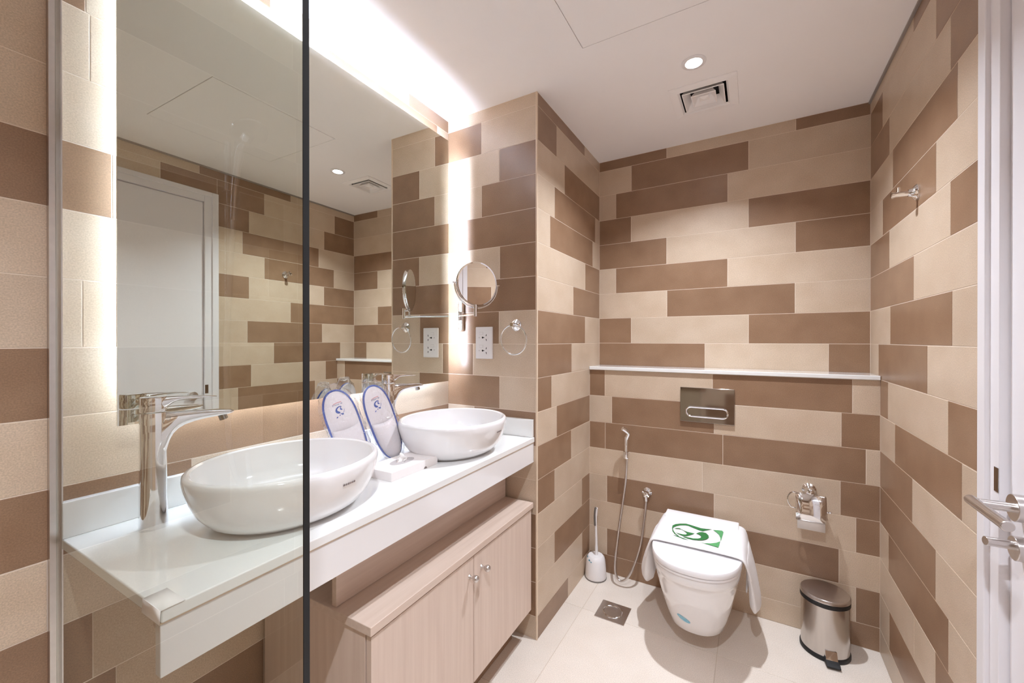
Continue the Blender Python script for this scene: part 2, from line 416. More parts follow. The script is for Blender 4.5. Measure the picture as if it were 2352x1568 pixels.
# ------------------------------------------------------------------ door in the right wall
dr = struct(link('door_1', B((XR+0.012, 0.502, 0.006), (XR+0.052, 1.3105, 2.205)), 'door', bevel=0.0015, seg=2))
def dpart(name, bm, m, **k): return link(name, bm, m, dr, **k)
dpart('door_frame', B((XR-0.004, 1.313, 0), (XR+0.09, 1.356, 2.252), (XR-0.004, 0.457, 0), (XR+0.09, 0.5, 2.252), (XR-0.004, 0.5, 2.208), (XR+0.09, 1.313, 2.252)), 'door', bevel=0.002)
dpart('architrave', B((XR-0.013, 1.353, 0), (XR+0.005, 1.389, 2.274), (XR-0.013, 0.426, 0), (XR+0.005, 0.46, 2.274), (XR-0.013, 0.46, 2.246), (XR+0.005, 1.353, 2.274)), 'door', bevel=0.003)
h = dpart('door_handle', cyl((XR+0.012, 1.248, 0.986), (XR-0.008, 1.248, 0.986), 0.0275, 36), 'steelh', bevel=0.0015)
link('lever', tube([(XR-0.006, 1.248, 0.986), (XR-0.056, 1.248, 0.986)], 0.0095, 20), 'steelh', h, smooth=True)
link('lever', cyl((XR-0.062, 1.27, 0.986), (XR-0.062, 1.115, 0.986), 0.0102, 20), 'steelh', h, bevel=0.002)
tb = dpart('thumb_turn', cyl((XR+0.012, 1.248, 0.903), (XR-0.007, 1.248, 0.903), 0.0245, 36), 'steelh', bevel=0.0015)
link('turn_knob', cyl((XR-0.005, 1.248, 0.909), (XR-0.05, 1.238, 0.912), 0.0092, 20), 'steelh', tb, bevel=0.001)
dpart('strike_plate', B((XR-0.0052, 1.3125, 0.996), (XR-0.0038, 1.331, 1.05)), 'chromed', bevel=0.0005)

# ------------------------------------------------------------------ ceiling fittings
link('ceiling_access_panel', B((PAN[0]+0.003, PAN[2]+0.003, ZC-0.0006), (PAN[1]-0.003, PAN[3]-0.003, ZC+0.012)), 'paint')
tag(bpy.data.objects['ceiling_access_panel'], 'white square access panel set flush in the ceiling', 'panel')
vt = thing('air_vent', 'white square four-way air vent in the ceiling beside the downlight', 'vent', (VX, VY, ZC))
def sq(h_, z): return [Vector((a*h_, b*h_, z)) for a, b in ((-1, -1), (1, -1), (1, 1), (-1, 1))]
link('flange', loft([sq(0.135, -0.0005), sq(0.134, -0.004), sq(0.1, -0.008), sq(0.092, 0.0)], False, False), 'paint', vt)
link('throat', loft([sq(0.092, 0.0), sq(0.0935, 0.05)], False, False), 'duct_shade', vt)  # throat coloured dark so the gap reads as shaded
for a in (0.084, 0.05):
    link('louvre', loft([sq(a, -0.009), sq(a-0.024, 0.03), sq(a-0.026, 0.03), sq(a-0.004, -0.0105), sq(a, -0.009)], False, False), 'paint', vt)
link('centre_louvre', loft([sq(0.0155, 0.03), sq(0.02, -0.004), sq(0.001, -0.011)], True, True), 'paint', vt)
link('duct', B((-0.094, -0.094, 0.05), (0.094, 0.094, 0.085)), 'duct_shade', vt)  # closes the duct, same painted-in shade
def downlight(x, y, label, power, spread, group='recessed ceiling downlights'):
    d = thing('downlight', label, 'light', (x, y, ZC), 0, group)
    link('ring', lathe([(0.046, 0), (0.046, -0.002), (0.043, -0.004), (0.031, -0.004), (0.0245, 0.008)], n=40, cap0=False, cap1=False), 'white', d, smooth=True)
    link('lens', lathe([(0.0005, 0.0085), (0.0245, 0.0085), (0.0245, 0.007), (0.0005, 0.006)], n=32), 'lens', d)
    l = bpy.data.lights.new('downlight_lamp', 'AREA'); l.shape = 'DISK'; l.size = 0.05; l.energy = power; l.color = LAMP_COL; l.spread = math.radians(spread)
    lo = bpy.data.objects.new('lamp', l); C.objects.link(lo); lo.parent = d; lo.location = (0, 0, 0.003)
downlight(*DL[0], 'lit round recessed downlight in the ceiling above the toilet', DOWNLIGHT_W, 125)
downlight(*DL[1], 'lit round recessed downlight in the ceiling above the shower', SHOWER_W, 125)

# ------------------------------------------------------------------ ledge shelf and toilet wall fittings
tag(link('ledge_shelf', B((XP+0.0005, YL-0.012, 1.161), (XR-0.0005, YB-0.0005, 1.18)), 'quartz', bevel=0.003), 'long white stone ledge shelf running above the flush plate', 'shelf')

fp = thing('flush_plate', 'polished chrome flush plate on the brown tiles above the toilet', 'flush plate', (-0.2025, YL, 1.0))
link('plate', B((-0.1245, -0.011, -0.088), (0.1245, 0, 0.088)), 'chromed', fp, bevel=0.0015)
def stadium(hl, r, y, n=10, cx=0, cz=-0.035):
    P = [(cx+hl+r*math.cos(t), y, cz+r*math.sin(t)) for t in [-math.pi/2+math.pi*k/n for k in range(n+1)]]
    return P+[(cx-hl+r*math.cos(t), y, cz+r*math.sin(t)) for t in [math.pi/2+math.pi*k/n for k in range(n+1)]]
link('button_ring', tube(stadium(0.072, 0.0235, -0.012), 0.0052, 8, closed=True), 'chrome', fp, smooth=True)
for s in (-1, 1):
    P = [(x, z) for x, y, z in stadium(0.072, 0.0185, 0)]
    P = [(max(x, 0.001) if s > 0 else min(x, -0.001), z) for x, z in P]
    Q = []
    for p in P:
        if not Q or (abs(p[0]-Q[-1][0])+abs(p[1]-Q[-1][1])) > 1e-5: Q.append(p)
    link('button', flat([Q], lambda a, b, t: (a, -0.0115-t, b), 0.002), 'chromed', fp)

sp = thing('bidet_sprayer', 'chrome bidet sprayer with long steel hose left of the toilet', 'sprayer', (-0.6, YL, 0.72))
def rel(o, pts): L_ = o.location; return [tuple(Vector(p)-L_) for p in pts]
link('spray_head', tube(rel(sp, [(-0.6, 2.255, 0.684), (-0.6, 2.255, 0.736), (-0.597, 2.253, 0.79), (-0.587, 2.249, 0.82), (-0.594, 2.24, 0.836), (-0.612, 2.225, 0.851)]), [0.0085, 0.0085, 0.0095, 0.0105, 0.0115, 0.012, 0.0115], 16, sub=5), 'chrome', sp, smooth=True)
link('trigger', B((-0.004, -0.06, 0.035), (0.004, -0.05, 0.085)), 'chrome', sp, bevel=0.002)
link('wall_holder', tube(rel(sp, [(-0.6, YL, 0.7), (-0.6, 2.262, 0.7)]), 0.009, 16, lathe([(0.016, -0.006), (0.017, 0), (0.015, 0.03), (0.011, 0.03)], (0, 2.255-YL, -0.03), n=20)), 'chrome', sp, smooth=True)
HP = [(-0.595, 2.255, 0.684), (-0.601, 2.25, 0.57), (-0.613, 2.24, 0.452), (-0.634, 2.23, 0.284), (-0.648, 2.215, 0.119), (-0.641, 2.205, 0.055), (-0.615, 2.2, 0.032), (-0.58, 2.2, 0.058), (-0.545, 2.205, 0.129), (-0.514, 2.22, 0.246), (-0.499, 2.24, 0.381), (-0.493, 2.255, 0.475)]
bm = tube(rel(sp, HP), 0.0062, 10, sub=40)
for i, v in enumerate(bm.verts): pass
link('hose', bm, 'steelh', sp, smooth=True)
vv = link('valve', lathe([(0.024, 0), (0.024, 0.004), (0.018, 0.01), (0.011, 0.014), (0.011, 0.03), (0.014, 0.032), (0.014, 0.052), (0.008, 0.056)], rel(sp, [(-0.495, YL, 0.505)])[0], (0, -1, 0), 24), 'chrome', sp, smooth=True)
link('valve_handle', tube(rel(sp, [(-0.513, 2.255, 0.515), (-0.477, 2.245, 0.497)]), 0.006, 10, cyl(*rel(sp, [(-0.495, 2.255, 0.505), (-0.494, 2.255, 0.47)]), 0.0095, 16)), 'chrome', vv, smooth=True)

ph = thing('paper_holder', 'chrome toilet paper holder with curved flap right of the toilet', 'paper holder', (0.221, YL, 0.6))
link('rose', lathe([(0.027, 0), (0.027, 0.006), (0.021, 0.012), (0.013, 0.02), (0.011, 0.045), (0.015, 0.05), (0.015, 0.06), (0.004, 0.066)], (0, 0, 0.052), (0, -1, 0), 28), 'chrome', ph, smooth=True)
pr = [(0.0, -0.052, 0.045), (0.0, -0.064, 0.048), (0.0, -0.072, 0.042), (0.0, -0.083, 0.01), (0.0, -0.093, -0.025), (0.0, -0.0955, -0.046), (0.0, -0.091, -0.061), (0.0, -0.082, -0.071)]
bm = bmesh.new(); rows_ = []
for (x, y, z) in pr: rows_.append([bm.verts.new((x+dx, y+dy, z)) for dx, dy in ((-0.056, 0), (-0.03, -0.001), (0.0, -0.0015), (0.03, -0.001), (0.05, 0.001), (0.056, 0.006))])
for a, b in zip(rows_, rows_[1:]):
    for i in range(5): bm.faces.new((a[i], a[i+1], b[i+1], b[i]))
fo = link('flap', bm, 'chrome', ph, smooth=True); sm = fo.modifiers.new('solid', 'SOLIDIFY'); sm.thickness = 0.0012
link('wire_loop', tube([(-0.05, -0.06, 0.045), (-0.068, -0.062, 0.046), (-0.082, -0.064, 0.03), (-0.085, -0.066, 0.008), (-0.076, -0.066, -0.014), (-0.056, -0.066, -0.022), (0.058, -0.062, -0.022), (0.064, -0.062, -0.02)], 0.0028, 8, sub=5), 'chrome', ph, smooth=True)
link('end_knob', lathe([(0.002, -0.006), (0.0055, -0.003), (0.0055, 0.003), (0.002, 0.006)], (0.068, -0.062, -0.02), (1, 0, 0), 14), 'chrome', ph, smooth=True)
rl = thing('toilet_paper_roll', 'white toilet paper roll under the chrome flap of the holder', 'paper roll', (0.221, YL-0.047, 0.578))
bm = lathe([(0.0175, -0.05), (0.0345, -0.05), (0.036, -0.048), (0.036, 0.048), (0.0345, 0.05), (0.0175, 0.05), (0.0175, -0.05)], (0, 0, 0), (1, 0, 0), 36, cap0=False, cap1=False)
link('roll', bm, 'paper', rl, smooth=True)
bm = bmesh.new(); a = [[bm.verts.new((x, y, z)) for x in (-0.05, 0.0, 0.05)] for y, z in ((-0.028, 0.025), (-0.0375, 0.0), (-0.036, -0.04), (-0.037, -0.082))]
for p, q in zip(a, a[1:]):
    for i in range(2): bm.faces.new((p[i], p[i+1], q[i+1], q[i]))
ts = link('loose_sheet', bm, 'paper', rl, smooth=True); m_ = ts.modifiers.new('solid', 'SOLIDIFY'); m_.thickness = 0.0008

# robe hook on the right wall
hk = thing('robe_hook', 'small chrome robe hook high on the right wall near the door', 'hook', (XR, 1.844, 1.82))
link('base_plate', lathe([(0.026, 0), (0.026, 0.005), (0.022, 0.009), (0.014, 0.014), (0.011, 0.024)], (0, 0, 0), (-1, 0, 0), 28), 'chrome', hk, smooth=True)
link('arm', cyl((-0.014, 0, 0), (-0.062, 0, 0.0), 0.0085, 20), 'chrome', hk, smooth=True)
link('end_cap', lathe([(0.0115, 0), (0.0115, 0.006), (0.0075, 0.0075)], (-0.059, 0, 0), (-1, 0, 0), 20), 'chrome', hk, smooth=True)
link('upright_pin', cyl((-0.047, 0, 0.0), (-0.047, 0, 0.022), 0.0058, 16), 'chrome', hk, smooth=True)

# ------------------------------------------------------------------ pier fittings
ol = thing('power_outlet', 'white double power outlet plate on the tiled pier', 'outlet', (-1.1035, YP, 1.319))
link('cover_plate', B((-0.0475, -0.0105, -0.076), (0.0475, 0, 0.076)), 'white', ol, bevel=0.003)
for zz in (0.031, -0.031):
    fn = lambda a, b, t, zz=zz: (a, -0.0105-t, zz+b)
    circ = lambda cx, cz, r: [(cx+r*math.cos(k*math.pi/6), cz+r*math.sin(k*math.pi/6)) for k in range(12)]
    sk = link('socket', flat([[(-0.03, -0.024), (0.032, -0.024), (0.032, 0.024), (-0.03, 0.024)]], fn, 0.0004), 'white', ol)
    fn2 = lambda a, b, t, zz=zz: (a, -0.0109-t, zz+b)
    link('socket_hole', flat([circ(-0.006, -0.006, 0.0045), [(-0.005, -0.008), (0.004, -0.0075), (0.004, -0.0045), (-0.005, -0.004)],
        [(0.0115, 0.001), (0.0165, 0.001), (0.0165, 0.0105), (0.0145, 0.0105)], [(0.0115, -0.013), (0.0165, -0.013), (0.0165, -0.0225), (0.0145, -0.0225)]], fn2, 0.0003), 'socket', sk)
    link('indicator', flat([[(-0.026, -0.009), (-0.024, -0.009), (-0.024, -0.003), (-0.026, -0.003)]], fn2, 0.0003), 'ink', sk)
    link('switch', flat([[(-0.024, 0.008), (-0.003, 0.008), (-0.003, 0.021), (-0.024, 0.021)]], fn2, 0.0008), 'line', sk)
    link('switch_rocker', flat([[(-0.0232, 0.0088), (-0.0038, 0.0088), (-0.0038, 0.0202), (-0.0232, 0.0202)]], fn2, 0.0014), 'white', sk)

tr = thing('towel_ring', 'chrome towel ring hanging on the tiled pier beside the outlet', 'towel ring', (-0.93, YP, 1.4))
link('rose', lathe([(0.027, 0), (0.027, 0.005), (0.02, 0.012), (0.011, 0.016), (0.0105, 0.034)], (0, 0, 0), (0, -1, 0), 32), 'chrome', tr, smooth=True)
link('ring_clasp', B((-0.009, -0.046, -0.009), (0.009, -0.028, 0.011)), 'chrome', tr, bevel=0.002)
link('ring', tube([(0.004+0.0665*math.sin(2*math.pi*k/48), -0.037+0.004*(1-math.cos(2*math.pi*k/48)), -0.0665+0.0665*math.cos(2*math.pi*k/48)) for k in range(48)], 0.0038, 10, closed=True), 'chrome', tr, smooth=True)

mm = thing('shaving_mirror', 'round chrome magnifying mirror on a folding wall arm', 'mirror', (-1.241, YP, 1.45))
def rm(p): return Vector(p)-mm.location
P = [(0.015*math.copysign(min(1, abs(math.cos(t))*1.0), math.cos(t)), 0.0) for t in (0,)]
capsule = [(0.0145*math.cos(t), (0.062 if math.sin(t) >= 0 else -0.062)+0.0155*math.sin(t)) for t in [2*math.pi*k/28 for k in range(28)]]
link('wall_plate', loft([[Vector((a*s_, -d, b*(0.8+0.2*s_))) for a, b in capsule] for s_, d in ((1, 0), (1, 0.009), (0.75, 0.016))]), 'chrome', mm, smooth=True)
link('plate_hinge', cyl((0.0, -0.022, -0.022), (0.0, -0.022, 0.022), 0.0075, 18), 'chrome', mm, smooth=True)
pv = rm((-1.053, 1.472, 1.464)); ps = rm((-1.064, 1.497, 1.475)); dc = rm((-1.064, 1.497, 1.582))
link('lower_arm', tube([(0, -0.022, 0.0), pv+Vector((0, 0, -0.018))], 0.0042, 12), 'chrome', mm, smooth=True)
link('elbow', cyl(pv+Vector((0, 0, -0.028)), pv+Vector((0, 0, 0.024)), 0.008, 18), 'chrome', mm, bevel=0.001)
link('upper_arm', tube([pv+Vector((0, 0, 0.012)), ps+Vector((0, 0, 0.002)), ps+Vector((0, 0, 0.01)), ps+Vector((0, 0, 0.016))], 0.0042, 12), 'chrome', mm, smooth=True)
nv = Vector((0.885, -0.466, 0)).normalized(); ev = Vector((0.466, 0.885, 0)).normalized(); uz = Vector((0, 0, 1))
RD = 0.099
yk = [dc+ev*(RD+0.008)*math.cos(t)+uz*(RD+0.008)*math.sin(t) for t in [math.pi+math.pi*k/36 for k in range(37)]]
link('yoke', tube(yk, 0.0038, 10), 'chrome', mm, smooth=True)
for s in (-1, 1): link('pivot_pin', cyl(dc+ev*s*(RD-0.002), dc+ev*s*(RD+0.016), 0.0042, 14), 'chrome', mm, smooth=True)
link('post', cyl(dc-uz*(RD+0.03), dc-uz*(RD+0.006), 0.0045, 14), 'chrome', mm, smooth=True)
hd = link('mirror_rim', lathe([(RD-0.006, 0.0075), (RD-0.001, 0.0085), (RD, 0.005), (RD, -0.005), (RD-0.001, -0.0085), (RD-0.006, -0.0075)], dc, nv, 64, cap0=False, cap1=False), 'chrome', mm, smooth=True)
link('mirror_glass', lathe([(0.0005, 0.0073), (RD-0.005, 0.0073), (RD-0.005, 0.004), (0.0005, 0.004)], dc, nv, 64), 'mirror2', mm)
link('mirror_glass', lathe([(0.0005, -0.0073), (RD-0.005, -0.0073), (RD-0.005, -0.004), (0.0005, -0.004)], dc, nv, 64), 'mirror2', mm)

# ------------------------------------------------------------------ vanity: counter, mirror, basins, faucets, cabinet
vc = vthing('vanity_counter', 'long white stone vanity counter with deep front apron', 'counter', 0, 0.268, 0)
LC = 1.345
link('slab', B((0.0005, 0, 0.878), (0.49, LC, 0.9)), 'quartz', vc, bevel=0.0028, seg=2)
link('apron', B((0.468, 0, 0.789), (0.486, LC, 0.8755)), 'fascia', vc, bevel=0.0015)
link('backsplash', B((0.0005, 0, 0.9), (0.018, LC, 0.979)), 'quartz', vc, bevel=0.002)
link('backsplash', B((0.0185, LC-0.018, 0.9), (0.486, LC, 0.979)), 'quartz', vc, bevel=0.002)
link('sealant', B((0.46, 0, 0.8753), (0.4868, LC, 0.8782)), 'trim', vc)
link('apron_backing', B((0.45, 0.004, 0.86), (0.468, LC, 0.878)), 'oakh', vc)

MV0, MV1, MZ0, MZ1 = 0.345, 1.546, 1.135, 2.292
vm = vthing('vanity_mirror', 'large backlit vanity mirror on the wall behind the basins', 'mirror', 0, MV0, MZ0)
W_, H_ = MV1-MV0, MZ1-MZ0
link('mirror_glass', B((0.0545, 0, 0), (0.0595, W_, H_)), 'mirror', vm)
link('back_frame', B((0.0005, 0.06, 0.08), (0.0543, W_-0.036, H_-0.036)), 'white', vm)
el, eb, e = 0.045, 0.062, 0.02
# one strip along each side: a slim housing with the emitting face turned outwards
for a, b, c, d in (((0.022, el+0.001, eb), (0.03, el+0.008, H_-e-0.012), (0.0225, el, eb), (0.0295, el+0.001, H_-e-0.012)),
                   ((0.022, W_-e-0.008, eb), (0.036, W_-e-0.001, H_-e-0.012), (0.0225, W_-e-0.001, eb), (0.0355, W_-e, H_-e-0.012)),
                   ((0.022, el+0.012, eb+0.001), (0.034, W_-e-0.012, eb+0.008), (0.0225, el+0.012, eb), (0.0335, W_-e-0.012, eb+0.001)),
                   ((0.022, el, H_-e-0.008), (0.044, W_-e, H_-e-0.001), (0.0225, el, H_-e-0.001), (0.0435, W_-e, H_-e))):
    hsg = link('led_strip', B(a, b), 'white', vm)
    link('emitter', B(c, d), 'led', hsg)

def basin(v, u, label):
    b = vthing('vessel_basin', label, 'basin', u, v, 0.9, 'oval vessel basins on the counter')
    prof = [(0.122, 0.146, 0.0), (0.136, 0.16, 0.003), (0.158, 0.182, 0.018), (0.177, 0.201, 0.043), (0.19, 0.214, 0.073), (0.1975, 0.2215, 0.1), (0.2, 0.224, 0.118), (0.1985, 0.2225, 0.126),
            (0.1945, 0.2185, 0.1305), (0.189, 0.213, 0.1315), (0.184, 0.208, 0.128), (0.179, 0.203, 0.105), (0.17, 0.194, 0.068), (0.148, 0.172, 0.04), (0.11, 0.134, 0.026), (0.06, 0.07, 0.021), (0.023, 0.023, 0.0195)]
    link('bowl', loft([ellipse(a, c, z, 72) for a, c, z in prof], True, True), 'ceramic', b, smooth=True)
    link('drain', lathe([(0.022, 0.019), (0.022, 0.022), (0.018, 0.0235), (0.004, 0.0245)], (0, 0, 0), n=28), 'chrome', b, smooth=True)
    # small maker's lettering printed on the room side
    polys = []; x = 0
    for k, wd in enumerate((5, 4, 5, 3, 4, 5)):
        polys.append([(x, 0), (x+wd, 0), (x+wd, 4), (x+wd*0.6, 5), (x, 4)]); x += wd+1.5
    def fn(a, c, t):
        ang = 0.02+a/1000/0.2; zz = 0.088+c/1000
        ra, rb = 0.1945+0.00026*c+0.0008+t, 0.2185+0.00026*c+0.0008+t
        return (ra*math.cos(ang), rb*math.sin(ang), zz)
    link('maker_mark', flat(polys, fn, 0.0004), 'ink', b)
    return b
basin(0.611, 0.286, 'oval white vessel basin nearest the glass screen')
basin(1.262, 0.309, 'oval white vessel basin by the tiled pier, beyond the tissue box')

def faucet(u, v, label):
    f = vthing('basin_faucet', label, 'faucet', u, v, 0.9, 'tall chrome basin faucets')
    rot = math.radians(80)                      # spout runs along the wall, a little into the room
    d = Vector((math.cos(rot), math.sin(rot), 0)); q = Vector((-math.sin(rot), math.cos(rot), 0))
    fn = lambda a, wv, z: d*a+q*wv+Vector((0, 0, z))
    def sect(a, z0, z1, hw_, p=2.6): return [fn(a, q_.x, q_.y) for q_ in ellipse(hw_, (z1-z0)/2, 0, 28, (0, (z0+z1)/2), p)]
    def colm(a, b, z, p=2.7): return [fn(q_.x, q_.y, z) for q_ in ellipse(a, b, 0, 40, (0, 0), p)]
    bd = link('body', loft([colm(0.0262, 0.0222, 0), colm(0.0258, 0.0218, 0.02), colm(0.0245, 0.0208, 0.12), colm(0.0242, 0.0205, 0.2), colm(0.0242, 0.0205, 0.262), colm(0.0235, 0.0198, 0.2645)]), 'chrome', f, smooth=True)
    link('spout', loft([sect(*t) for t in ((0.0, 0.13, 0.264, 0.0195), (0.0175, 0.155, 0.264, 0.0195), (0.0235, 0.176, 0.2638, 0.0192), (0.028, 0.193, 0.2635, 0.019), (0.034, 0.2075, 0.263, 0.0188), (0.043, 0.219, 0.2625, 0.0185), (0.056, 0.2275, 0.2618, 0.018), (0.075, 0.2335, 0.2605, 0.0175), (0.1, 0.2375, 0.259, 0.0168), (0.13, 0.2398, 0.2565, 0.016), (0.146, 0.2415, 0.2545, 0.0155), (0.155, 0.245, 0.2525, 0.0138), (0.158, 0.248, 0.2505, 0.01))]), 'chrome', bd, smooth=True)
    link('aerator', cyl(fn(0.134, 0, 0.2415), fn(0.138, 0, 0.23), 0.0095, 18), 'chromed', f, smooth=True)
    hd_ = link('lever_handle', loft([colm(0.0235, 0.0198, 0.2668), colm(0.0242, 0.0205, 0.269), colm(0.0242, 0.0205, 0.2975), colm(0.023, 0.0193, 0.3005)]), 'chrome', f, smooth=True)
    link('lever', loft([sect(*t) for t in ((0.0, 0.269, 0.3, 0.0195), (0.018, 0.271, 0.3, 0.019), (0.025, 0.2755, 0.2998, 0.0185), (0.032, 0.282, 0.2994, 0.0175), (0.042, 0.287, 0.2988, 0.016), (0.06, 0.2892, 0.2975, 0.0145), (0.09, 0.2892, 0.2948, 0.0135), (0.115, 0.2882, 0.292, 0.0125), (0.121, 0.2888, 0.2912, 0.0095))]), 'chrome', hd_, smooth=True)
    return f
faucet(0.115, 0.39, 'tall chrome basin faucet standing close to the glass screen')
faucet(0.115, 1.108, 'tall chrome basin faucet behind the wrapped slippers')

cb = vthing('vanity_cabinet', 'pale oak low cabinet under the counter with two doors', 'cabinet', 0, 0.693, 0)
WC = 0.9
link('body', B((0.02, 0.002, 0.14), (0.462, 0.018, 0.5895), (0.02, WC-0.02, 0.14), (0.462, WC-0.004, 0.5895), (0.02, 0.018, 0.14), (0.462, WC-0.02, 0.158), (0.02, 0.018, 0.158), (0.036, WC-0.02, 0.588)), 'oak', cb, bevel=0.0008)
link('top_board', B((0.02, -0.004, 0.59), (0.49, WC+0.006, 0.614)), 'oakh', cb, bevel=0.002)
link('back_panel', B((0.33, 0.006, 0.6145), (0.347, WC+0.006, 0.788)), 'oakh', cb, bevel=0.0008)
link('plinth', B((0.02, 0.03, 0.001), (0.40, WC-0.03, 0.14)), 'dark', cb)
for a, b, kv in ((0.003, 0.4525, 0.427), (0.4555, WC-0.004, 0.5)):
    d = link('cabinet_door', B((0.466, a, 0.142), (0.484, b, 0.5835)), 'oak', cb, bevel=0.001)
    link('knob', lathe([(0.0075, 0), (0.006, 0.003), (0.0042, 0.008), (0.0042, 0.014), (0.008, 0.017), (0.0112, 0.022), (0.012, 0.027), (0.0105, 0.0325), (0.006, 0.036), (0.0015, 0.037)], (0.484, kv, 0.524), (1, 0, 0), 24), 'steelh', d, smooth=True)

# ------------------------------------------------------------------ things on the counter
tbx = vthing('tissue_box', 'flat white tissue box on the counter between the basins', 'tissue box', 0.3065, 0.985, 0.9)
link('carton', B((-0.0615, -0.108, 0), (0.0615, 0.108, 0.028)), 'card', tbx, bevel=0.0012)
link('slot', loft([ellipse(0.026, 0.05, 0.0282, 28), ellipse(0.026, 0.05, 0.0286, 28)]), 'line', tbx)
link('thumb_notch', flat([[(0.012*math.cos(t)+0.0, 0.007*math.sin(t)) for t in [math.pi*k/10 for k in range(11)]]], lambda a, b, t: (0.0616+t, 0.045+a*0.6, b+0.0005), 0.0003), 'ink', tbx)
bm = bmesh.new(); rr = []
for k in range(9):
    s_ = k/8; rr.append([bm.verts.new((-0.018+0.036*i/6+0.004*math.sin(i*2+k), 0.02*math.sin(i*1.7)*(1-s_)+0.012*s_-0.01, 0.027+0.028*s_*(1-0.35*abs(i-2)/3))) for i in range(7)])
for a, b in zip(rr, rr[1:]):
    for i in range(6): bm.faces.new((a[i], a[i+1], b[i+1], b[i]))
tt = link('tissue', bm, 'paper', tbx, smooth=True); m_ = tt.modifiers.new('solid', 'SOLIDIFY'); m_.thickness = 0.0006

def slipper(base, top, yaw, label, letters):
    """sole stood on its toe end, leaning back on the mirror; base and top in wall coordinates (u, v, z)"""
    s = vthing('guest_slipper', label, 'slipper', *base, 'wrapped guest slippers')
    ax = Vector(top)-Vector(base); Ln = ax.length+0.012; ay = ax.normalized()
    nn = Vector((math.cos(yaw), math.sin(yaw), 0)); nz = (nn-ay*nn.dot(ay)).normalized(); axx = ay.cross(nz).normalized()
    if axx.y < 0: axx = -axx
    fn = lambda a, b, t: tuple(axx*a+ay*b+nz*t)
    def hw(t): # half-width along the length
        return 0.0535*(1-min(1, abs(2*t-1))**2.9)**0.5*(1.0+0.14*(t-0.5)-0.05*math.sin(math.pi*t))
    n = 30; ts_ = [(1-math.cos(math.pi*i/n))/2 for i in range(n+1)]; out = [(hw(t), Ln*t) for t in ts_]
    ring = [(a+0.002, b) for a, b in out]+[(-a, b) for a, b in out[-2:0:-1]]
    link('sole', loft([[Vector(fn(a*q, (b-Ln/2)*q+Ln/2+0.001, t)) for a, b in ring] for q, t in ((0.97, -0.011), (1, -0.009), (1, -0.002), (0.97, 0.0005))]), 'slip', s, smooth=True)
    link('piping', tube([fn(a*0.985, (b-Ln/2)*0.985+Ln/2+0.001, 0.0) for a, b in ring], 0.0034, 8, closed=True), 'blue', s, smooth=True)
    # closed toe cover over the lower half
    bm = bmesh.new(); gr = []
    for j in range(9):
        t = 0.03+0.5*j/8; wv = hw(t)*0.96; row = []
        for i in range(11):
            x = -1+2*i/10; row.append(bm.verts.new(fn(x*wv, t*Ln-0.02*(1-x*x)*j/8*0.5, 0.002+0.022*(1-x*x)**0.7*(0.35+0.65*math.sin(math.pi*min(1, 0.25+j/8*0.75))))))
        gr.append(row)
    for a, b in zip(gr, gr[1:]):
        for i in range(10): bm.faces.new((a[i], a[i+1], b[i+1], b[i]))
    vmp = link('toe_cover', bm, 'slip', s, smooth=True); m_ = vmp.modifiers.new('solid', 'SOLIDIFY'); m_.thickness = 0.0015
    # printed emblem, upside down near the heel
    ex, ey, q = 0.0, Ln*0.745, 0.00092
    E = lambda pts: [(ex+(a-550)*q*0.05, ey-(b-800)*q*0.058) for a, b in pts]
    blue = [E([(275, 830), (300, 740), (370, 650), (470, 590), (600, 560), (700, 560), (760, 590), (800, 650), (740, 640), (715, 700), (740, 760), (800, 840), (700, 840), (630, 800), (630, 720), (690, 640), (700, 610), (560, 640), (450, 700), (415, 760), (440, 830), (510, 880), (575, 930), (560, 990), (480, 1010), (380, 980), (310, 920)]),
            E([(895, 790), (915, 850), (890, 920), (830, 1000), (770, 1040), (770, 1010), (840, 950), (880, 880)]),
            E([(520, 1020), (640, 1040), (770, 1050), (765, 1150), (640, 1150), (600, 1090), (560, 1050)]),
            E([(430, 1165), (480, 1080), (545, 1120), (500, 1155)]), E([(190, 1270), (225, 1170), (350, 1170), (300, 1220)])]
    link('emblem', flat(blue, lambda a, b, t: fn(a, b, t+0.0008), 0.0004), 'blue', s)
    link('red_rule', flat([E([(255, 350), (380, 320), (640, 300), (885, 305), (885, 335), (640, 330), (380, 348), (260, 372)])], lambda a, b, t: fn(a, b, t+0.0008), 0.0004), 'red', s)
    cu = bpy.data.curves.new('lettering', 'FONT'); cu.body = letters; cu.size = 0.0078; cu.align_x = 'CENTER'; cu.align_y = 'CENTER'; cu.extrude = 0.0002; cu.resolution_u = 2
    tmp = bpy.data.objects.new('tmp', cu); C.objects.link(tmp)
    dg = bpy.context.evaluated_depsgraph_get(); me = bpy.data.meshes.new_from_object(tmp.evaluated_get(dg)); bpy.data.objects.remove(tmp)
    px, py = E([(555, 425)])[0]
    for vx in me.vertices: vx.co = Vector(fn(px-vx.co.x*0.92, py-vx.co.y, 0.0009+vx.co.z))
    me.materials.append(M['navy']); lo = bpy.data.objects.new('lettering', me); C.objects.link(lo); lo.parent = s
    # crumpled clear bag
    rg = random.Random(letters+label); rings = []
    for j in range(17):
        t = j/16; bb = -0.001+(Ln+0.022)*t; w_ = (hw(min(max(t*1.02, 0.02), 0.985))+0.011)*(1 if j < 15 else 0.8)
        row = []
        for i in range(28):
            an = 2*math.pi*i/28; k = 1+0.14*(rg.random()-0.5)
            row.append(Vector(fn(w_*math.cos(an)*k, bb+0.002*(rg.random()-0.5)*(j > 0), 0.005+(0.021 if j < 10 else 0.017)*math.sin(an)*(1+0.3*(rg.random()-0.5)))))
        rings.append(row)
    link('plastic_bag', loft(rings), 'wrap', s, smooth=True)
    return s
